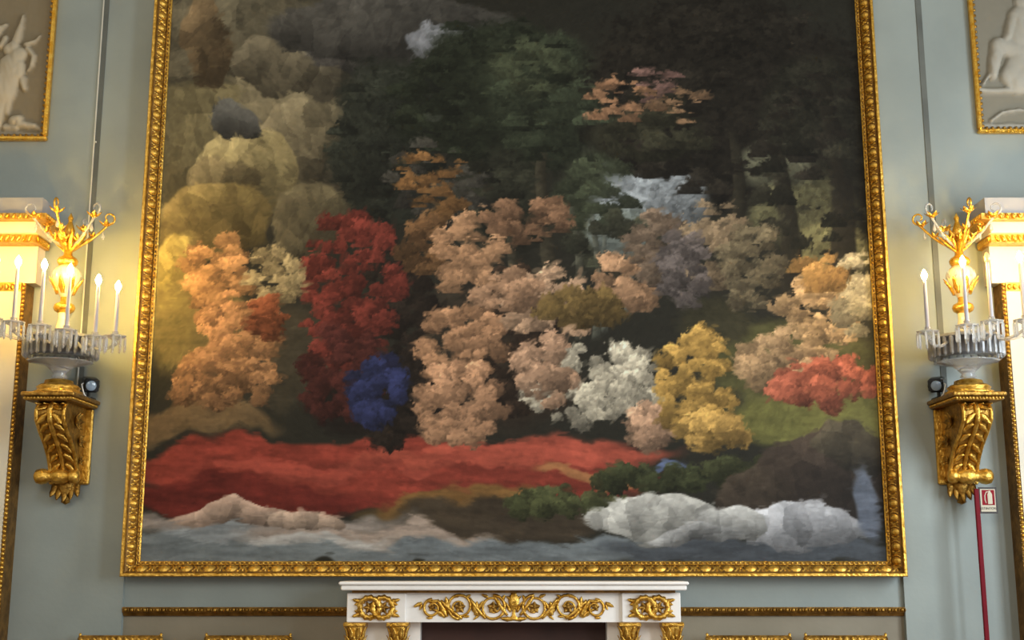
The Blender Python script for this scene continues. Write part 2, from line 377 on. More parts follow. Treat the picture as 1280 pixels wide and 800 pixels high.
def canvas():
    X0, X1 = -W+FWD-.012, W-FWD+.012; Z0, Z1 = ZB+FWD-.012, ZT-FWD+.012
    nx, nz = 660, 580
    xs = np.linspace(X0, X1, nx); zsn = np.linspace(Z0, Z1, nz)
    gx, gz = np.meshgrid(xs, zsn)
    u = (gx-X0)/(X1-X0)*1000; v = (gz-Z0)/(X1-X0)*1000
    wu = u + 26*fbm(u, v, 70, 3, 3); wv = v + 24*fbm(u, v, 62, 13, 3)
    col = np.zeros((nz, nx, 3)) + np.array((44, 42, 34))
    def cells(x, y, cell, seed):
        """random tone of the nearest of many scattered points: flat facets with crisp joints"""
        R = np.random.RandomState(seed).rand(128, 128, 3); gx_ = x/cell; gy_ = y/cell; ix = np.floor(gx_).astype(int); iy = np.floor(gy_).astype(int)
        bd = np.full(x.shape, 9.0); bt = np.zeros(x.shape)
        for ox in (-1, 0, 1):
            for oy in (-1, 0, 1):
                q = R[(ix+ox) % 128, (iy+oy) % 128]; d = (ix+ox+q[..., 0]-gx_)**2 + (iy+oy+q[..., 1]-gy_)**2
                m = d < bd; bd = np.where(m, d, bd); bt = np.where(m, q[..., 2], bt)
        return bt*2-1
    leafy = .55*cells(u, v, 5.5, 1) + .45*cells(u, v, 11, 2); rocky = .6*cells(u+6*fbm(u, v, 30, 8), v*.8, 34, 4) + .4*cells(u, v*.7, 15, 6)
    fine = fbm(u, v, 10, 60, 3); long_h = fbm(u*.12, v, 6, 66, 3)
    rb = np.random.RandomState(9); du = 1000.0/(nx-1)
    def clump(cu, cv, R_, c):
        i0 = int(cu/du); j0 = int(cv/du); k = int(R_*1.6/du)+1
        a0, a1, b0, b1 = max(0, i0-k), min(nx, i0+k+1), max(0, j0-k), min(nz, j0+k+1)
        if a1 <= a0 or b1 <= b0: return
        X_ = (u[b0:b1, a0:a1]-cu)/R_; Y_ = (v[b0:b1, a0:a1]-cv)/R_; lf = leafy[b0:b1, a0:a1]
        e = np.sqrt(X_*X_+(Y_*1.15)**2) + .34*lf
        m = np.clip((1.08-e)/.16, 0, 1)[..., None]*.93
        lt = (1 + .30*(Y_*.8-X_*.5).clip(-1, 1) + .16*leaf2[b0:b1, a0:a1])[..., None]
        col[b0:b1, a0:a1] = col[b0:b1, a0:a1]*(1-m) + c*lt*m
    leaf2 = cells(u, v, 4.2, 17); dark = []; wooded = False
    for cx, cy, rx, ry, rot, c, soft, kind in MASSES:
        if kind != 'leaf' and dark and not wooded:
            wooded = True           # crowns and trunks of the wood, before anything in front of it
            for (tu, t0, t1, tw, tc) in ((452,330,560,9,(58,50,38)), (505,300,520,7,(66,60,46)), (548,310,600,10,(62,56,42)), (585,300,520,6,(78,76,62)), (610,300,500,5,(84,84,72)), (632,310,480,4,(92,94,84)), (880,330,640,14,(40,36,28)), (810,380,620,10,(46,42,32)), (955,380,700,16,(36,32,25)), (300,330,520,9,(48,46,36)), (665,330,470,4,(86,86,78))):
                cu_ = tu + 9*np.sin((v-t0)/70+tu) + 3*fbm(v, u*.02, 30, int(tu) % 90, 2); wd = tw*(1.25-.6*np.clip((v-t0)/(t1-t0), 0, 1))
                xx = (u-cu_)/wd; m = (np.clip((1.1-np.abs(xx))/.25, 0, 1)*np.clip((t1-v)/40, 0, 1)*np.clip((v-t0)/10, 0, 1))[..., None]*.9
                col = col*(1-m) + np.array(tc)*(1-.28*xx+.2*fine)[..., None]*m
            for (a_, b_, c_, d_, e_) in dark:
                for _ in range(int(c_*d_/170)):
                    t_ = rb.rand()*2*PI; q = math.sqrt(rb.rand()); clump(a_+c_*q*math.cos(t_), b_+d_*q*math.sin(t_), 9+13*rb.rand(), np.array(e_)*(.75+.65*rb.rand()**2))
        if kind == 'bush':
            n = int(rx*ry/80)+14; pts = []
            for _ in range(n):
                t_ = rb.rand()*2*PI; q = math.sqrt(rb.rand()); pts.append((cx+rx*q*math.cos(t_)*.94, cy+ry*q*math.sin(t_)*.94))
            for (pu, pv) in sorted(pts, key=lambda p: -p[1]):
                clump(pu, pv, 8+11*rb.rand(), np.array(c)*np.array((.93, .90, .84))*(.66+.46*rb.rand())*(1+.14*(pv-cy)/ry))
            continue
        a = math.radians(rot); dx = wu-cx; dy = wv-cy
        if kind == 'leaf' and max(c) < 70: dark.append((cx, cy, rx, ry, c))
        lu = dx*math.cos(a)+dy*math.sin(a); lv = -dx*math.sin(a)+dy*math.cos(a)
        e = np.sqrt((lu/rx)**2 + (lv/ry)**2)
        if kind == 'leaf' : e = e + .10*leafy; soft = soft*.7
        elif kind == 'ground': e = e + .05*fine
        elif kind == 'rock': soft = soft*.22; e = e + .07*rocky
        elif kind == 'cloth': soft = soft*.45; e = e + .05*fine
        m = np.clip((1.0+soft*.5-e)/soft, 0, 1); m = (m*m*(3-2*m))[..., None]*.97
        light = (1 + .26*((lv/ry) - (lu/rx)*.6).clip(-1, 1))
        sd = int(cx+cy*3) % 200
        if kind == 'leaf': mod = light*(1 + .34*leafy + .25*fbm(u, v, 40, sd))
        elif kind == 'rock': mod = light*(1 + .16*((lv/ry)-(lu/rx)*.4).clip(-1, 1) + .30*rocky + .14*fine)
        elif kind == 'ground': mod = 1 + .16*long_h + .16*fine + .2*fbm(u, v, 40, sd)
        elif kind == 'fold': mod = 1 + .30*fbm(u*.18, v+.03*u, 9, sd, 3) + .08*fine
        elif kind == 'ripple': mod = 1 + .26*fbm(u*.14, v, 6, sd, 3)
        else:
            ax_ = lu/rx if ry > rx else lv/ry; al = lv/ry if ry > rx else lu/rx
            mod = light*(1 + .22*np.sin(ax_*7 + 2.2*al + 3*fbm(u, v, 50, sd)) + .10*fine)
        mod = 1+(mod-1)*.9
        col = col*(1-m) + np.array(c)*mod[..., None]*m
    # broken finishing dabs
    r = np.random.RandomState(5)
    ang = 2.2*fbm(u, v, 150, 77, 2)
    src = col.copy()
    for count, L0, w0, jit, jc in ((5000, 9, 3.2, 3, .10), (9000, 5.5, 1.9, 2, .14)):
        R = r.rand(count, 8)
        for k in range(count):
            q = R[k]; ci = q[0]*(nx-1); cj = q[1]*(nz-1); vv = cj*du
            i0, j0 = int(ci), int(cj)
            si = min(nx-1, max(0, int(ci+(q[2]-.5)*2*jit))); sj = min(nz-1, max(0, int(cj+(q[3]-.5)*2*jit)))
            th = ang[j0, i0]*(.15 if vv < 170 else .9) + (q[4]-.5)*(.35 if vv < 170 else 1.1)
            L = L0*(.6+.8*q[5]); w_ = w0*(.6+.8*q[6])
            if vv < 60: w_ *= .6; L *= 1.5
            rad = int(L/du)+2
            a0, a1, b0, b1 = max(0, i0-rad), min(nx, i0+rad+1), max(0, j0-rad), min(nz, j0+rad+1)
            X_ = (np.arange(a0, a1)-ci)*du; Y_ = ((np.arange(b0, b1)-cj)*du)[:, None]
            c_, s_ = math.cos(th), math.sin(th)
            m = np.clip(1.6-1.6*((X_*c_+Y_*s_)/L)**2-1.6*((Y_*c_-X_*s_)/w_)**2, 0, 1)[..., None]*.55
            cc = src[sj, si]*(1+(q[7]-.5)*2*jc)
            col[b0:b1, a0:a1] = col[b0:b1, a0:a1]*(1-m) + cc*m
    col *= (1 + .05*fbm(u, v, 5, 120, 2))[..., None]
    col = np.clip(col, 4, 250)/255.0
    col = np.where(col <= .04045, col/12.92, ((col+.055)/1.055)**2.4)
    lum = col @ np.array((.3, .6, .1)); col = col*.86 + lum[..., None]*.14
    col = col*np.array((.76, .80, .82))
    yy = -0.052 + .0035*fbm(u, v, 300, 150)
    verts = np.stack([gx, yy, gz-ZB], -1).reshape(-1, 3)
    idx = np.arange(nx*nz).reshape(nz, nx)
    quads = np.stack([idx[:-1,:-1], idx[:-1,1:], idx[1:,1:], idx[1:,:-1]], -1).reshape(-1, 4)
    me = bpy.data.meshes.new('canvas'); me.from_pydata(verts.tolist(), [], quads.tolist()); me.update()
    at = me.color_attributes.new('paint', 'FLOAT_COLOR', 'POINT')
    at.data.foreach_set('color', np.concatenate([col.reshape(-1, 3), np.ones((nx*nz, 1))], 1).ravel().astype(np.float32))
    m = bpy.data.materials.new('oil_paint_on_canvas'); m.use_nodes = True; nt = m.node_tree; b = nt.nodes['Principled BSDF']
    a = nt.nodes.new('ShaderNodeVertexColor'); a.layer_name = 'paint'
    nt.links.new(a.outputs[0], b.inputs['Base Color']); b.inputs['Roughness'].default_value = .55; b.inputs['Specular IOR Level'].default_value = .12
    n = nt.nodes.new('ShaderNodeTexNoise'); n.inputs['Scale'].default_value = 90; bp = nt.nodes.new('ShaderNodeBump'); bp.inputs['Strength'].default_value = .08; bp.inputs['Distance'].default_value = .01
    tc = nt.nodes.new('ShaderNodeTexCoord'); nt.links.new(tc.outputs['Object'], n.inputs['Vector']); nt.links.new(n.outputs[0], bp.inputs['Height']); nt.links.new(bp.outputs[0], b.inputs['Normal'])
    return link('canvas', me, m, pic)
canvas()
# moulded frame: four mitred rails; each carved leaf-and-egg motif is a piece of its own
PROF = [(0, 0), (0, .152), (.004, .160), (.018, .160), (.021, .150), (.024, .140), (.040, .128), (.058, .098), (.068, .072), (.070, .066), (.076, .070), (.088, .066), (FWD, .056), (FWD, .03)]
def motif_mesh():
    b = MB(); n, k = 16, 7; L = .1415; vs = []; fs = []
    for j in range(k+1):
        t = -1+2*j/k
        for i in range(n+1):
            s = -1+2*i/n
            egg = math.sqrt(max(0, 1-(s/.62)**2-((t-.05)/1.0)**2))
            r = math.hypot(s/.74, (t-.05)/1.05)
            husk = math.exp(-((r-1.12)/.16)**2)*(.75 if t < .75 else .35)
            dart = max(0, 1-abs(abs(s)-1)/.13)*(.8-.3*abs(t))
            lobes = .10*math.sin(s*16)*(1-egg)*(1 if abs(s) > .5 else 0)
            h = .030*max(egg*.95, husk*.85, dart*.9) + .020*lobes*.4 - .006
            vs.append((s*L/2*.995, t*.036, h if 0 < j < k else -.006))
    for j in range(k):
        for i in range(n): q = j*(n+1)+i; fs.append([q, q+1, q+n+2, q+n+1])
    b.add(vs, fs, True); me = b.mesh('egg_and_leaf'); me.materials.append(M['gold']); return me
MOT = motif_mesh()
def rail(side):
    H = ZT-ZB
    if side in ('b', 't'): L = 2*W; o = Vector((0, 0, 0 if side == 'b' else H)); ax = Vector((1,0,0)); inn = Vector((0,0,1 if side == 'b' else -1))
    else: L = H; o = Vector((-W if side == 'l' else W, 0, H/2)); ax = Vector((0,0,1)); inn = Vector((1 if side == 'l' else -1,0,0))
    b = MB(); vs = []; fs = []; n = len(PROF); out = Vector((0,-1,0))
    for e in (-1, 1):
        for u_, h in PROF: vs.append(o + ax*(e*(L/2-u_)) + inn*u_ + out*h)
    for i in range(n-1): fs.append([i, i+1, n+i+1, n+i])
    fs.append(list(range(n))); fs.append([n+i for i in range(n)])
    b.add(vs, fs, False); r = fixn(b.build('frame_rail', 'crevice_shade', pic))
    def strip(name, prof, m):
        q = MB(); k = len(prof); vv = [o + ax*(e*(L/2-u_)) + inn*u_ + out*h for e in (-1, 1) for u_, h in prof]
        q.add(vv, [[i, i+1, k+i+1, k+i] for i in range(k-1)] + [list(range(k)), [k+i for i in range(k)]], False); fixn(q.build(name, m, r))
    strip('outer_fillet', [(-.002,.10), (-.002,.155), (.003,.163), (.018,.163), (.0205,.152), (.0205,.10)], 'gold')
    strip('inner_fillet', [(.0705,.060), (.0705,.070), (.074,.0715), (.0765,.0705), (.0775,.060)], 'gold')
    strip('sight_edge', [(.0870,.050), (.0870,.0675), (FWD+.002,.060), (FWD+.002,.050)], 'gold')
    # carved motifs along the sloping band
    slope = (inn*.046 + out*-.066).normalized(); nrm = (inn*.066 + out*.046).normalized()
    x_ = ax; y_ = slope; z_ = nrm
    if x_.cross(y_).dot(z_) < 0: x_ = -ax
    R = Matrix((x_, y_, z_)).transposed().to_4x4()
    pitch = .1425 if side in 'bt' else .0905; R = R @ Matrix.Diagonal((pitch/.1425, 1, 1, 1))
    cnt = int(round((L-.10)/pitch))
    for i in range(cnt):
        c = o + ax*((i+.5-cnt/2)*(L-.10)/cnt) + inn*.0455 + out*.1085
        m = bpy.data.objects.new('egg_and_leaf', MOT); COL.objects.link(m); m.parent = r
        m.matrix_local = Matrix.Translation(c) @ R
    bd = MB(); nb = int((L-.17)/.030)
    for i in range(nb):
        c = o + ax*((i+.5-nb/2)*(L-.17)/nb) + inn*.082 + out*.069
        bd.ball(tuple(c), .0085, 6, 4)
    k = bd.build('bead_row', 'gold', r); k['kind'] = 'stuff'
for s in 'bltr': rail(s)

# ------------------------------------------------------------------ reliefs high on the side walls
def relief_panel(label, x0, x1, z0, z1, blobs, edge, base_c, fig_c, seed):
    root = thing('relief_panel', label, 'relief', ((x0+x1)/2, SL, z0))
    ox, oz = (x0+x1)/2, z0
    nx, nz = 150, 150
    gx, gz = np.meshgrid(np.linspace(x0, x1, nx), np.linspace(z0, z1, nz)); h = np.zeros_like(gx)
    px = gx + .008*fbm(gx, gz, .10, seed); pz = gz + .008*fbm(gx, gz, .10, seed+9)
    for (ax, az, bx, bz, ra, rb, hh) in blobs:
        dx, dz = bx-ax, bz-az; L2 = dx*dx+dz*dz+1e-9
        t = np.clip(((px-ax)*dx+(pz-az)*dz)/L2, 0, 1); r = ra+(rb-ra)*t
        d = np.hypot(px-ax-t*dx, pz-az-t*dz)/r
        h = np.maximum(h, hh*np.sqrt(np.clip(1-d*d, 0, 1)))
    fold = .007*fbm(px*1.6+pz*.5, pz*.35-px*.2, .05, seed+3, 2)*np.clip(h/.03, 0, 1)
    h = h + fold + .0015*fbm(gx, gz, .03, seed+5)
    k = np.clip(h/.03, 0, 1)[..., None]*(.85+.15*fbm(gx, gz, .12, seed+20)[..., None])
    c = np.array(lin(base_c)[:3])*(1-k) + np.array(lin(fig_c)[:3])*k
    verts = np.stack([gx-ox, -.008-h, gz-oz], -1).reshape(-1, 3); idx = np.arange(nx*nz).reshape(nz, nx)
    q = np.stack([idx[:-1,:-1], idx[:-1,1:], idx[1:,1:], idx[1:,:-1]], -1).reshape(-1, 4)
    me = bpy.data.meshes.new('relief'); me.from_pydata(verts.tolist(), [], q.tolist()); me.update(); me.polygons.foreach_set('use_smooth', [True]*len(q))
    at = me.color_attributes.new('stone', 'FLOAT_COLOR', 'POINT'); at.data.foreach_set('color', np.concatenate([c.reshape(-1, 3), np.ones((nx*nz, 1))], 1).ravel().astype(np.float32))
    m = bpy.data.materials.new('painted_stucco'); m.use_nodes = True; a = m.node_tree.nodes.new('ShaderNodeVertexColor'); a.layer_name = 'stone'
    m.node_tree.links.new(a.outputs[0], m.node_tree.nodes['Principled BSDF'].inputs['Base Color']); m.node_tree.nodes['Principled BSDF'].inputs['Roughness'].default_value = .7
    link('relief', me, m, root)
    t = .03
    for (a0, a1, b0, b1) in ((x0-t, x1+t, z0-t, z0), (x0-t, x1+t, z1, z1+t), (x0-t, x0, z0, z1), (x1, x1+t, z0, z1)):
        f = MB().box(a0-ox, a1-ox, -.045, -.0005, b0-oz, b1-oz, bev=.008).build('frame_bar', 'ormolu', root)
        lg = max(a1-a0, b1-b0); n = int(lg/.04); bd = MB()
        hor = (a1-a0) > (b1-b0)
        for i in range(n):
            if hor: p = ((a0+(i+.5)*lg/n)-ox, -.03, ((b1+.006) if b1 <= z0 else (b0-.006))-oz)
            else: p = (((a1+.006) if a1 <= x0 else (a0-.006))-ox, -.03, (b0+(i+.5)*lg/n)-oz)
            bd.ball(p, (.012, .01, .012), 6, 4)
        k = bd.build('leaf_row', 'oldgold', f); k['kind'] = 'stuff'
def pz_(px, py): p = P(px, py, SL); return p.x, p.z
def cap(ax, ay, bx, by, ra, rb, h):
    a = pz_(ax, ay); b = pz_(bx, by); s = 8/F*1.03
    return (a[0], a[1], b[0], b[1], ra*s, rb*s, h)
lx1, lz0 = pz_(55, 172)
blL = [cap(4,118,16,84,19,17,.05), cap(16,84,26,70,14,11,.045), cap(26,84,24,96,8,7,.045), cap(14,64,19,60,9,8,.04), cap(22,52,27,36,6,4.5,.035), cap(27,36,30,22,4.5,2,.025), cap(34,57,44,54,4,3,.03), cap(44,54,51,47,3,1.5,.02),
       cap(36,62,44,72,4,4,.03), cap(44,72,41,84,4,3,.03), cap(41,84,35,90,3,2,.02), cap(-8,104,22,88,8,5,.05), cap(-6,48,2,38,7,5,.03), cap(2,38,9,34,5,3,.03), cap(8,50,3,60,5,4,.03),
       cap(4,126,-2,160,10,5,.035), cap(14,118,10,142,7,4,.03), cap(-30,120,-6,110,30,20,.045), cap(18,152,26,150,7,6,.035), cap(26,156,44,158,6,4,.03), cap(44,158,54,163,4,2,.02), cap(8,160,22,162,5,4,.025),
       cap(-40,168,60,169,3,3,.012), cap(-60,90,-40,60,26,16,.05), cap(-40,60,-38,35,10,12,.05), cap(30,100,32,112,5,3,.03)]
relief_panel('stucco relief of rearing forms in gilt frame beside the pale-edged grey strip', lx1-1.35, lx1, lz0, lz0+1.7, blL, None, (122,110,86), (178,168,146), 21)
rx0, rz0 = pz_(1226, 163)
blR = [cap(1278,6,1282,-4,13,12,.05), cap(1276,22,1274,52,16,18,.05), cap(1266,22,1258,48,8,6,.045), cap(1258,48,1240,72,6,4,.045), cap(1276,66,1248,58,15,11,.05), cap(1246,58,1240,96,10,6,.045),
       cap(1276,72,1262,98,16,14,.045), cap(1290,80,1270,104,26,18,.045), cap(1262,50,1228,106,1.8,1.6,.03), cap(1224,114,1330,118,4,4,.03), cap(1290,40,1310,70,16,20,.05),
       cap(1238,152,1252,142,2,2,.03), cap(1252,142,1272,139,2,2,.03), cap(1272,139,1310,146,2,2,.03), cap(1224,158,1330,160,4,4,.02), cap(1300,60,1330,100,20,14,.04)]
relief_panel('grey stucco relief of seated draped figure holding a staff in gilt frame', rx0, rx0+1.35, rz0, rz0+1.7, blR, None, (124,120,106), (168,165,154), 33)

# ------------------------------------------------------------------ chimneypiece
mp = thing('chimneypiece', 'white marble chimneypiece with gilt scroll frieze below the great painting', 'fireplace', (0, 0, 0))
YS, YB, YC = -.46, -.36, -.335
def X(px, y, py=760): return P(px, py, y).x
zt = P(640,727,YS).z; zl = P(640,731.5,YS).z; zk = P(640,738,YS).z
hw = (X(859,YS)-X(419,YS))/2
MB().box(-hw, hw, YS, -.0005, zl, zt, bev=.008).build('shelf_slab', 'marble', mp)
MB().box(-hw+.012, hw-.012, YS+.014, -.0005, zk, zl-.001, bev=.006).build('shelf_bed', 'marble', mp)
zf1 = P(640,741,YB).z; zf0 = P(640,778,YB).z
MB().box(-hw+.075, hw-.075, YB-.03, -.0005, zf1+.0005, zk-.0005).build('gilt_fillet', 'bronzegold', mp)
xb0, xb1 = abs(X(433.5,YB)), abs(X(507,YB)); xc = abs(X(509,YC))
MB().box(-xb1, xb1, YC, -.0005, zf0, zf1).build('frieze', 'marble', mp)
for s in (-1, 1):
    a, b = sorted((s*xb1, s*xb0)); MB().box(a, b, YB, -.0005, zf0, zf1, bev=.004).build('corner_block', 'marble', mp)
def spiral(b, cx, cz, R, turns, a0, sg, y, r0=.010, r1=.006, n=34):
    pts = []; rs = []
    for i in range(n+1):
        t = i/n; a = a0 + sg*2*PI*turns*t; r = R*(1-.68*max(0, t-.35)/.65)
        pts.append((cx+r*math.cos(a), y-.006, cz+r*math.sin(a))); rs.append(r0+(r1-r0)*t)
    b.tube(pts, rs, 6)
zm = (zf0+zf1)/2; hz = (zf1-zf0)
zpx = hz/37.0
for s in (-1, 1):
    # centres of the three scrolls measured outwards from the middle urn
    for off, R, a0, tw in ((26.5, 15, PI/2, 1.7), (69.5, 15, -PI/2, 1.7), (105, 10.5, PI/2, 1.2)):
        cx = s*off*zpx; b = MB()
        sg = -s if a0 > 0 else s
        if off == 26.5: sg = s
        elif off == 69.5: sg = s
        else: sg = -s
        spiral(b, cx, zm+(1.5 if off < 100 else -1)*zpx*.4, R*zpx, tw, a0, sg, YC)
        b.build('scroll', 'gold', mp)
        q = MB()
        for k in range(5):
            a = 2*PI*k/5+.3; q.leaf((cx, YC-.006, zm), (math.cos(a), 0, math.sin(a)), (0,-1,0), R*zpx*.52, R*zpx*.5, .25, 4)
        q.ball((cx, YC-.012, zm), (.012, .010, .012), 8, 5)
        q.build('rosette', 'oldgold', mp)
    # stems and sprays between the scrolls
    for (a, b_) in (((8, -10), (26, 15.5)), ((36, -14), (57, 12)), ((66, -14), (94, 9)), ((96, 9), (112, 9))):
        t = MB(); p0 = Vector((s*a[0]*zpx, YC-.007, zm+a[1]*zpx)); p1 = Vector((s*b_[0]*zpx, YC-.007, zm+b_[1]*zpx)); mid = (p0+p1)/2 + Vector((0,0,-3*zpx))
        t.tube([p0*(1-u)**2 + mid*2*u*(1-u) + p1*u*u for u in [i/8 for i in range(9)]], [.008+.004*math.sin(PI*i/8) for i in range(9)], 6); t.build('stem', 'gold', mp)
    for (x_, z_, dx, dz, L, Wd) in ((46,-10,.45,1,22,10), (49,-10,-.1,1,18,8), (45,-2,-.6,1,12,7), (86,-12,.55,1,25,10), (84,-8,.15,1,22,9), (88,-12,1,.7,18,7), (16,8,-.5,.8,9,6), (14,-4,-.3,1,12,5), (44,-9,.6,-.5,10,4), (118,6,1,-.5,12,6), (118,4,.4,-1,8,4), (112,-13,-1,-.15,7,3), (104,-13,1,.2,5,3), (33,13,1,.4,9,5), (76,13,-1,.5,9,5), (62,12,-1,.6,8,5), (57,-11,1,-.1,8,4)):
        MB().leaf((s*x_*zpx, YC-.003, zm+z_*zpx), (s*dx, 0, dz), (0,-1,0), L*zpx, Wd*zpx, .1, 5).build('leaf', 'gold', mp)
    # interlaced wreaths on the corner block with crossed sprays
    cx = s*(xb0+xb1)/2
    for k, d in enumerate((-8.5, 8.5)):
        b = MB(); R = 12.5*zpx
        pts = [(cx+d*zpx+R*math.cos(a), YB-.010-.008*math.sin(a+k*PI), zm+R*math.sin(a)) for a in [2*PI*i/26 for i in range(27)]]
        b.tube(pts, [.018+.004*math.cos(i*PI) for i in range(27)], 7); b.build('wreath', 'gold', mp)
        q = MB()
        for j in range(6):
            a = 2*PI*j/6; q.leaf((cx+d*zpx, YB-.003, zm), (math.cos(a), 0, math.sin(a)), (0,-1,0), 8.5*zpx, 6*zpx, .15, 4)
        q.build('rosette', 'oldgold', mp)
    for dx, dz in ((-1,.55), (-1,-.6), (1,.55), (1,-.6)):
        q = MB(); q.leaf((cx+dx*17*zpx, YB-.003, zm+dz*12*zpx), (dx, 0, dz*.5), (0,-1,0), 14*zpx, 7*zpx, .1, 5); q.leaf((cx+dx*17*zpx, YB-.003, zm+dz*10*zpx), (dx, 0, -dz*.3), (0,-1,0), 11*zpx, 6*zpx, .1, 5)
        q.build('spray', 'gold', mp)
# central urn of the frieze
b = MB(); T = Matrix.Translation((0, YC-.004, zm-16*zpx)) @ Matrix.Diagonal((1, .35, 1, 1))
b.lathe([(.001,0), (6*zpx,0), (6*zpx,.012), (2.2*zpx,.03), (2.0*zpx,.05), (6*zpx,.085), (7.2*zpx,.115), (6*zpx,.145), (3.4*zpx,.155), (4.4*zpx,.17), (.001,.175)], 16, T); b.build('urn', 'gold', mp)
for s in (-1, 1):
    MB().leaf((s*2*zpx, YC-.004, zm-15*zpx), (s, 0, .1), (0,-1,0), 15*zpx, 7*zpx, .1, 5).build('leaf', 'gold', mp)
    MB().leaf((s*2*zpx, YC-.004, zm+8*zpx), (s*.8, 0, .7), (0,-1,0), 10*zpx, 5*zpx, .1, 5).build('leaf', 'gold', mp)
    MB().leaf((s*4*zpx, YC-.004, zm-6*zpx), (s*.5, 0, 1), (0,-1,0), 14*zpx, 5*zpx, .1, 5).build('leaf', 'gold', mp)
# jambs, columns with gilt capitals, hearth opening
xo = abs(X(524,YC))
for s in (-1, 1):
    a, b_ = sorted((s*xo, s*(xb0-.01))); MB().box(a, b_, -.22, -.0005, 0, zf0-.0005).build('jamb', 'marble', mp)
    for pxl in (444, 497.5):
        cx = s*abs(X(pxl,YB+.05,785)); T = Matrix.Translation((cx, YB+.075, 0)); zc = zf0
        c = MB().lathe([(.055,.16), (.053,.4), (.048,zc-.2), (.048,zc-.165)], 20, T).build('column', 'marble', mp)
        MB().lathe([(.078,.06), (.08,.075), (.07,.09), (.06,.1), (.066,.125), (.056,.16)], 20, T).build('base', 'oldgold', c)
        MB().box(cx-.085, cx+.085, YB-.01, YB+.16, 0, .06).build('plinth', 'marble', c)
        k = MB(); k.box(cx-.068, cx+.068, YB+.005, YB+.145, zc-.024, zc-.0005, bev=.004); k.lathe([(.05,zc-.165), (.053,zc-.155), (.046,zc-.15), (.045,zc-.1), (.058,zc-.03), (.058,zc-.025)], 16, T)
        capi = k.build('capital', 'gold', c)
# leaves of the capitals (sub-parts of the columns)
for c in [o for o in mp.children if o.name.startswith('column')]:
    k = MB(); cx = sum(v.co.x for v in c.data.vertices)/len(c.data.vertices)
    for rz, n, L, ro in ((-.15, 8, .07, .047), (-.10, 8, .075, .050)):
        for i in range(n):
            a = 2*PI*(i+(.5 if rz > -.12 else 0))/n
            k.leaf((cx+ro*math.cos(a), YB+.075+ro*math.sin(a), zf0+rz), (0,0,1), (math.cos(a), math.sin(a), 0), L, .036, .32, 4)
    k.build('acanthus', 'gold', c)
MB().box(-xo+.0005, xo-.0005, -.10, -.0005, 0, zf0-.0005).build('fireboard', 'soot', mp)
MB().box(-hw, hw, -.75, -.4, 0, .02).build('hearth', 'marble', mp)

# ------------------------------------------------------------------ gilt chairs along the wall
def chair(cx, wd, label):
    t = thing('gilt_chair', label, 'chair', (cx, -.33, 0), 'gilt chairs under the painting'); h = P(640,793.5,-.10).z; a = wd/2
    cr = MB().box(-a, a, .22, .262, h-.075, h-.004, bev=.014).build('crest_rail', 'oldgold', t)
    k = MB()
    n = 13
    for i in range(n): k.leaf((-a+.03+i*(2*a-.06)/(n-1), .224, h-.055), (0,-.1,1), (0,-1,0), .034+.012*(1-abs(i-6)/6), .044, .12, 4)
    k.build('carved_leaves', 'gold', cr)
    for s in (-1, 1):
        MB().box(s*(a-.022)-.018, s*(a-.022)+.018, .222, .26, .44, h-.0755, bev=.008).build('stile', 'oldgold', t)
        MB().lathe([(.001,h+.012), (.008,h+.006), (.010,h), (.006,h-.006), (.012,h-.012)], 10, Matrix.Translation((s*(a-.012), .241, 0))).build('finial', 'gold', t)
        MB().lathe([(.014,0), (.018,.05), (.026,.36), (.022,.37), (.03,.385), (.03,.4)], 12, Matrix.Translation((s*(a-.04), -.22, 0))).build('leg', 'oldgold', t)
        MB().box(s*(a-.022)-.018, s*(a-.022)+.018, .215, .25, 0, .3995, bev=.006).build('leg', 'oldgold', t)
    MB().box(-a+.041, a-.041, .225, .255, .56, h-.0755, bev=.01).build('back_panel', 'silk', t)
    MB().box(-a, a, -.26, .262, .4, .4395, bev=.012).build('seat_rail', 'oldgold', t)
    MB().box(-a+.02, a-.02, -.245, .2, .4395, .5, bev=.025).build('seat', 'silk', t)
CH = [(97,203,'gilt chair farthest from the fireplace on the side without the red post'), (255,365,'gilt chair next to the fireplace on the side without the red post'),
      (882,990,'gilt chair next to the fireplace on the side of the red post'), (1005,1110,'gilt chair farthest from the fireplace on the side of the red post')]
for p0, p1, lab in CH:
    x0 = P(p0,796,-.10).x; x1 = P(p1,796,-.10).x; chair((x0+x1)/2, x1-x0, lab)

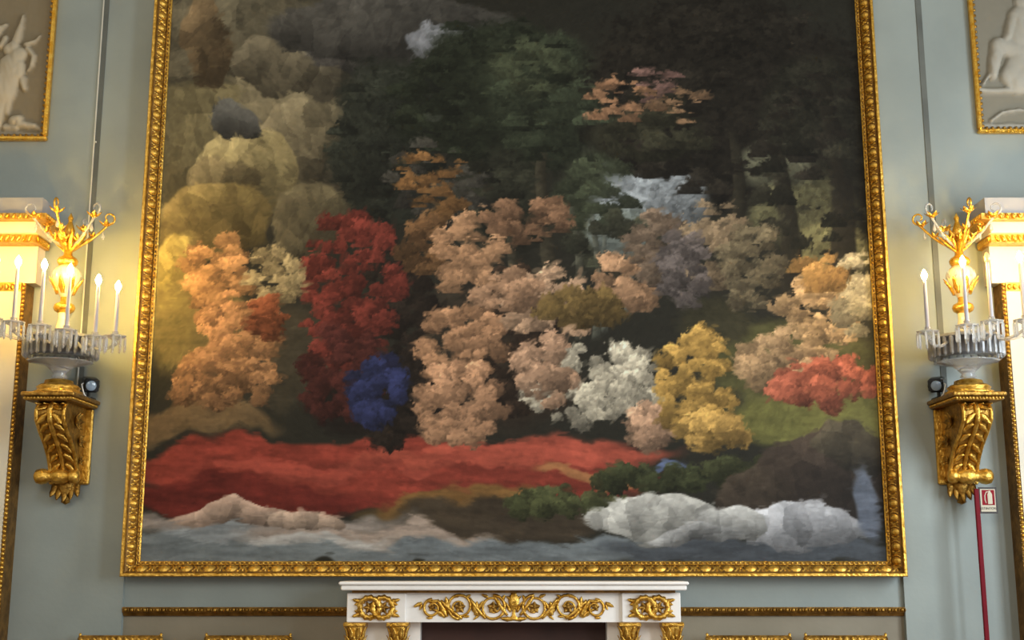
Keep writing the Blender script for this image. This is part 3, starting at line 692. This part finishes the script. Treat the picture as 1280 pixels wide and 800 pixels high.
# ------------------------------------------------------------------ gilded wall brackets
BX = 2.875; ZSH = P(75,489,-.53).z
def bracket(sg, label):
    t = thing('wall_bracket', label, 'bracket', (sg*BX, SL, ZSH-.75), 'gilt brackets for the candelabra')
    oz = ZSH-.75
    def lz(z): return z-oz
    top = ZSH; zb = P(105,606,SL).z
    D = .50
    # shelf: moulded slab with cut corners and a beaded edge
    MB().box(-.165, .165, -D, -.0005, lz(top)-.026, lz(top), bev=.006).build('shelf', 'oldgold', t)
    u = MB().box(-.148, .148, -D+.02, -.0005, lz(top)-.052, lz(top)-.0265, bev=.006).build('shelf_moulding', 'oldgold', t)
    k = MB()
    for i in range(15): k.ball((-.142+i*.0203, -D+.018, lz(top)-.037), .0088, 6, 4)
    for i in range(23):
        for s in (-1, 1): k.ball((s*.149, -D+.03+i*.0203, lz(top)-.037), .0088, 6, 4)
    b = k.build('bead_row', 'gold', t); b['kind'] = 'stuff'
    MB().box(-.13, .13, -.03, -.0005, lz(zb), lz(top)-.0525, bev=.008).build('wall_plate', 'gold', t)
    # S-shaped console body
    z1 = lz(top)-.0525; z0 = lz(zb)+.03; H = z1-z0
    front = []
    for i in range(25):
        q = i/24
        ctrl = [(0,.37), (.06,.415), (.14,.43), (.25,.42), (.4,.345), (.55,.25), (.7,.18), (.85,.135), (1,.12)]
        for j in range(len(ctrl)-1):
            if ctrl[j][0] <= q <= ctrl[j+1][0]:
                f = (q-ctrl[j][0])/(ctrl[j+1][0]-ctrl[j][0]); d = ctrl[j][1]*(1-f)+ctrl[j+1][1]*f; break
        front.append((-d, z1-H*q))
    poly = [(-.0305, z1)] + front + [(-.0305, z0)]
    fixn(MB().extrude(poly, -.085, .085).build('console_body', 'oldgold', t))
    # raised edge bands following the S and a central leafy rib
    for s in (-1, 1):
        k = MB(); pts = [(s*.085, y, z) for y, z in front]
        k.tube(pts, .013, 6); k.build('edge_roll', 'gold', t)
    k = MB(); k.tube([(0, y-.004, z) for y, z in front], [.02-.008*i/24 for i in range(25)], 6); k.build('centre_rib', 'gold', t)
    for i in range(1, 24, 3):
        y, z = front[i]; y2, z2 = front[min(24, i+1)]
        d = Vector((0, y2-y, z2-z)).normalized(); nn = Vector((0, d.z, -d.y)); nn = nn if nn.y < 0 else -nn
        for s in (-1, 1):
            MB().leaf((s*.018, y, z), d*.8+Vector((s*.75, 0, 0)), nn, .085, .05, .18, 5).build('acanthus_leaf', 'gold', t)
    # rosettes on the cheeks
    for s in (-1, 1):
        for (y, z, r) in ((-.20, z1-.10, .06), (-.12, z1-.22, .045), (-.09, z1-.34, .03)):
            k = MB()
            for j in range(6):
                a = 2*PI*j/6; k.leaf((s*.085, y, z), (0, math.cos(a), math.sin(a)), (s,0,0), r, r*.9, .5, 4, th=.4)
            k.ball((s*.092, y, z), r*.25, 8, 5); k.build('rosette', 'oldgold', t)
    # cushion leaf under the shelf, cross roll, pendant leaf
    k = MB()
    for x in (-.07, -.025, .025, .07): k.leaf((x, -.36, z1-.012), (x*2, -1, -.15), (0,-.2,1), .10, .055, .1, 4)
    k.build('bed_leaves', 'gold', t)
    T = Matrix.Translation((sg*.045, -.135, z0+.015)) @ Matrix.Rotation(sg*PI/2, 4, 'Y')
    MB().lathe([(.001,-.15), (.034,-.148), (.044,-.13), (.044,-.10), (.030,-.09), (.030,-.08), (.046,-.06), (.048,.0), (.032,.02), (.032,.04), (.046,.06), (.052,.09), (.044,.12), (.022,.134), (.001,.138)], 16, T).build('cross_roll', 'gold', t)
    k = MB(); zz = lz(zb)+.03
    for x, a in ((-.05,-.35), (0,0), (.05,.35), (-.025,-.15), (.025,.15)):
        k.leaf((x, -.05, zz), (a, -.25, -1), (0,-1,-.2), .15-.03*abs(x)/.05, .06, .12, 5)
    k.lathe([(.001,-.16), (.03,-.145), (.022,-.12), (.045,-.07), (.06,-.02), (.03,.0)], 12, Matrix.Translation((0, -.055, zz)))
    k.build('pendant', 'oldgold', t)
bracket(-1, 'gilt scrolled acanthus bracket under the candelabrum whose visible candles are all lit'); bracket(1, 'gilt scrolled acanthus bracket above the red extinguisher sign')

# ------------------------------------------------------------------ crystal candelabra
CY = -.345
ZFL = P(55,331,-.68).z
PR = MB(); PR.lathe([(.0005,-.100), (.0075,-.088), (.0082,-.02), (.004,-.004), (.0005,0)], 5, smooth=False); PRM = PR.mesh('crystal_prism'); PRM.materials.append(M['crystal'])
PR = MB(); PR.lathe([(.0005,-.125), (.012,-.112), (.0135,-.012), (.009,-.003), (.0005,0)], 6, smooth=False); PRL = PR.mesh('crystal_prism'); PRL.materials.append(M['smoke'])
PR = MB(); PR.lathe([(.0005,-.06), (.012,-.045), (.010,-.03), (.0005,0)], 6, smooth=False); DRM = PR.mesh('crystal_drop'); DRM.materials.append(M['crystal'])
def put(name, me, parent, loc):
    o = bpy.data.objects.new(name, me); COL.objects.link(o); o.parent = parent; o.location = loc; return o
def ring_angle(sg, px, R):
    """angle on the candle ring (0 = towards the picture, -90 = towards the room) seen at photo column px"""
    best = None
    for i in range(0, 1801):
        a = math.radians(-i/10+10); y = CY+R*math.sin(a); x = sg*(BX-R*math.cos(a))
        e = abs(P(px, 340, y).x-x)
        if best is None or e < best[0]: best = (e, math.degrees(a))
    return best[1]
def candelabrum(sg, label, cands):
    t = thing('candelabrum', label, 'candelabrum', (sg*BX, CY, ZSH+.0005))
    hf = ZFL-ZSH          # height of the flames above the shelf
    zc = hf-.36           # candle foot
    MB().lathe([(.001,0), (.15,0), (.15,.018), (.125,.03), (.135,.045), (.115,.062), (.09,.07), (.085,.09), (.05,.10), (.001,.10)], 24).build('base', 'gold', t)
    MB().lathe([(.03,.1005), (.05,.115), (.035,.135), (.06,.16), (.09,.185), (.185,.205), (.20,.212)], 24, flute=.03, nf=12).build('crystal_foot', 'crystal', t)
    zr = P(75,424,CY).z-ZSH
    MB().lathe([(.190,zr-.10), (.200,zr-.02), (.219,zr), (.21,zr+.015), (.12,zr+.03), (.04,zr+.05)], 28, flute=.015, nf=28).build('dish', 'smoke', t)
    for i in range(30):
        a = 2*PI*i/30; put('crystal_prism', PRL, t, (.222*math.cos(a), .222*math.sin(a), zr-.002))
    MB().lathe([(.227,zr-.012), (.232,zr-.004), (.227,zr+.004), (.220,zr+.004), (.220,zr-.012)], 30).build('dish_rim', 'smoke', t)
    # stem: white column, gilt collars, crystal and porcelain urn
    z = lambda py: P(67,py,CY).z-ZSH
    MB().lathe([(.05,z(418)), (.045,z(408)), (.034,z(400)), (.036,z(392))], 18).build('column', 'porcelain', t)
    MB().lathe([(.036,z(392)), (.06,z(389)), (.068,z(385)), (.06,z(381)), (.03,z(378)), (.028,z(372))], 20).build('collar', 'ormolu', t)
    MB().lathe([(.028,z(372)), (.05,z(366)), (.078,z(352)), (.085,z(344)), (.07,z(337)), (.05,z(333))], 20, flute=.03, nf=10).build('urn', 'porcelain', t)
    MB().lathe([(.05,z(333)), (.062,z(330)), (.066,z(326)), (.055,z(323)), (.03,z(320)), (.022,z(312)), (.03,z(304)), (.018,z(298)), (.001,z(296))], 18).build('collar', 'ormolu', t)
    k = MB()
    for i in range(8):
        a = 2*PI*i/8; k.leaf((.05*math.cos(a), .05*math.sin(a), z(368)), (.45*math.cos(a), .45*math.sin(a), 1), (math.cos(a), math.sin(a), 0), .11, .045, .15, 5)
    k.build('urn_leaves', 'ormolu', t)
    for i in range(10):
        a = 2*PI*i/10+.2; put('crystal_drop', DRM, t, (.082*math.cos(a), .082*math.sin(a), z(338)))
    # bouquet of gilt leaves and scrolls with glass drops at the top
    for i in range(9):
        a = 2*PI*i/9+.35; el = 1.0 if i % 2 else .55
        MB().leaf((.015*math.cos(a), .015*math.sin(a), z(316)), (math.cos(a), math.sin(a), el*1.3), (-math.cos(a)*el, -math.sin(a)*el, 1), .16, .055, .15, 5).build('spray_leaf', 'ormolu', t)
    MB().lathe([(.012,z(300)), (.03,z(294)), (.034,z(288)), (.02,z(281)), (.012,z(277)), (.018,z(273)), (.001,z(266))], 12).build('finial', 'ormolu', t)
    for i in range(6):
        a = 2*PI*i/6+.5; pts = []; L = .24
        for j in range(16):
            q = j/15; rr_ = L*q; zz = z(312)+.20*q-.03*math.sin(q*PI); pts.append((rr_*math.cos(a), rr_*math.sin(a), zz))
        ex, ez = L, z(312)+.20
        for j in range(1, 15):
            q = j/14; th = -PI/2+q*1.5*PI*1.2; R = .042*(1-.55*q); pts.append(((ex+.0+R*math.cos(th))*math.cos(a), (ex+R*math.cos(th))*math.sin(a), ez+.042+R*math.sin(th)))
        ar = MB().tube(pts, [.011-.006*j/len(pts) for j in range(len(pts))], 6).build('scroll_spray', 'crystal' if i % 2 else 'ormolu', t)
        fl = MB()
        for j in range(5):
            b_ = 2*PI*j/5; fl.leaf(pts[14], (math.cos(b_), math.sin(b_), .5), (0,0,1), .055, .04, .2, 3)
        fl.build('flower', 'ormolu', ar)
        for (w_, sz) in ((5, .055), (9, .045)):
            fl = MB()
            for j in range(5):
                b_ = 2*PI*j/5+w_; fl.leaf(pts[w_], (math.cos(b_), math.sin(b_), .9), (0,0,1), sz, sz*.6, .2, 3)
            fl.build('leaf_cluster', 'ormolu', ar)
        put('crystal_drop', DRM, ar, (pts[13][0], pts[13][1], pts[13][2]-.012))
    # arms, drip pans and electric candles
    for (px, R, py, lit, hh) in cands:
        a = math.radians(ring_angle(sg, px, R)); ca, sa = -sg*math.cos(a), math.sin(a); pts = []
        dz = P(px, py, CY+R*sa).z-.03-ZFL
        zf = hf+dz-hh-.0
        for j in range(15):
            q = j/14; rr_ = .10+(R-.10)*q; pts.append((rr_*ca, rr_*sa, zr+.03+(zf-.05-zr-.03)*q*q*(3-2*q) - .055*math.sin(PI*q)))
        arm = MB().tube(pts, .010, 7).build('arm', 'crystal', t)
        bx_, by_ = R*ca, R*sa
        T = Matrix.Translation((bx_, by_, zf))
        MB().lathe([(.012,-.06), (.022,-.045), (.014,-.03), (.03,-.015), (.064,-.004), (.070,.004), (.03,.002), (.018,.018), (.021,.03)], 16, T, flute=.05, nf=8).build('drip_pan', 'crystal', arm)
        for i in range(9):
            b_ = 2*PI*i/9; put('crystal_prism', PRM, arm, (bx_+.064*math.cos(b_), by_+.064*math.sin(b_), zf-.002))
        c = MB().lathe([(.012,.018), (.0130,.03), (.0110,hh-.02), (.009,hh)], 12, T).build('candle', 'candle', t)
        MB().lathe([(.008,hh), (.016,hh+.015), (.019,hh+.03), (.012,hh+.05), (.0008,hh+.068)], 12, T).build('bulb', 'bulb' if lit else 'deadbulb', c)
# candle angles: 0 = towards the picture, -90 = towards the room
candelabrum(-1, 'crystal and gilt candelabrum with every visible candle lit, beside the pale-edged strip',
    [(149,.44,358,True,.29), (124,.42,350,True,.33), (88,.42,337,True,.35), (55,.42,331,True,.35), (22,.42,327,True,.35), (-6,.42,325,True,.35)])
candelabrum(1, 'crystal and gilt candelabrum with one candle out, on the bracket by the extinguisher sign',
    [(1155,.42,344,True,.33), (1204,.42,327,True,.37), (1235,.42,322,False,.37), (1276,.42,321,True,.37), (1304,.42,322,True,.37)])

# ------------------------------------------------------------------ spotlights standing on the brackets
def spot(sg, label):
    x = sg*(BX-.118); t = thing('spotlight', label, 'spotlight', (x, -.135, ZSH+.0005))
    MB().box(-.032, .032, -.06, .06, 0, .014, bev=.004).build('foot', 'black', t)
    MB().box(-.008, .008, -.01, .01, .0145, .05).build('yoke', 'black', t)
    T = Matrix.Translation((-sg*.01, .0, .095)) @ Matrix.Rotation(-sg*.5, 4, 'Z') @ Matrix.Rotation(.25, 4, 'X')
    h = MB().box(-.048, .048, -.045, .08, -.045, .045, T, bev=.012).build('housing', 'black', t)
    MB().lathe([(.001,-.004), (.03,-.004), (.034,.004), (.03,.01), (.001,.006)], 16, T @ Matrix.Translation((sg*.005, -.048, 0)) @ Matrix.Rotation(PI/2, 4, 'X')).build('lens', 'lens', h)
    MB().lathe([(.001,0), (.011,0), (.011,.012), (.001,.014)], 12, T @ Matrix.Translation((-sg*.048, .03, -.01)) @ Matrix.Rotation(-sg*PI/2, 4, 'Y')).build('knob', 'black', h)
    MB().tube([(sg*.02,-.05,.10), (sg*.016,-.09,.085), (sg*.0,-.11,.05), (-sg*.012,-.115,.02), (-sg*.02,-.10,.005)], .0045, 6).build('cable', 'cable', t)
spot(-1, 'small black spotlight with white cable under the fully lit candelabrum'); spot(1, 'small black spotlight on the bracket above the extinguisher sign')

# ------------------------------------------------------------------ extinguisher sign on its red post
YP = -.22
p = P(1220,611,YP); sp = thing('extinguisher_sign', 'red post carrying small extinguisher sign with dark rim', 'sign', (p.x, YP, 0))
MB().box(-.014, .014, -.010, .010, .02, p.z, bev=.003).build('post', 'red', sp)
MB().lathe([(.001,0), (.13,0), (.13,.012), (.05,.02), (.001,.02)], 24).build('foot', 'red', sp)
sx0, sx1 = .0145, P(1246,625,YP).x-p.x; sz1 = P(1235,609,YP).z; sz0 = P(1235,642,YP).z
plate = MB().box(sx0, sx1, -.006, .004, sz0, sz1).build('plate', 'signframe', sp)
sw, sh = sx1-sx0, sz1-sz0
MB().box(sx0+.006, sx1-.011, -.0085, -.0061, sz0+.012, sz1-.012).build('sign_face', 'signwhite', plate)
rx0_, rx1_ = sx0+.016, sx1-.017; rz1_ = sz1-.018; rz0_ = sz0+sh*.32
MB().box(rx0_, rx1_, -.0100, -.0086, rz0_, rz1_).build('red_field', 'signred', plate)
cxp = (rx0_+rx1_)/2; hh_ = rz1_-rz0_
k = MB(); T = Matrix.Translation((cxp+.010, -.0101, rz0_)) @ Matrix.Diagonal((1, .08, 1, 1))
k.lathe([(.001,hh_*.06), (.014,hh_*.06), (.015,hh_*.10), (.015,hh_*.72), (.010,hh_*.82), (.006,hh_*.86), (.006,hh_*.95), (.001,hh_*.95)], 12, T)
k.tube([(cxp+.008,-.0106,rz0_+hh_*.9), (cxp-.012,-.0106,rz0_+hh_*.86), (cxp-.022,-.0106,rz0_+hh_*.62), (cxp-.022,-.0106,rz0_+hh_*.35), (cxp-.016,-.0106,rz0_+hh_*.12)], .0035, 6, flat=.3)
k.build('pictogram', 'signwhite', plate)
def text(body, size, loc, m, parent, ext=.0006):
    c = bpy.data.curves.new('lettering', 'FONT'); c.body = body; c.size = size; c.extrude = ext; c.align_x = 'CENTER'; c.align_y = 'CENTER'
    o = bpy.data.objects.new('lettering_src', c); COL.objects.link(o)
    bpy.context.view_layer.update()
    me = bpy.data.meshes.new_from_object(o.evaluated_get(bpy.context.evaluated_depsgraph_get()))
    bpy.data.objects.remove(o); bpy.data.curves.remove(c)
    me.name = 'lettering'; me.materials.clear()
    o = link('lettering', me, m, parent); o.location = loc; o.rotation_euler = (PI/2, 0, 0); return o
text('ESTINTORE', .0215, (cxp, -.0094, sz0+sh*.19), 'ink', plate)
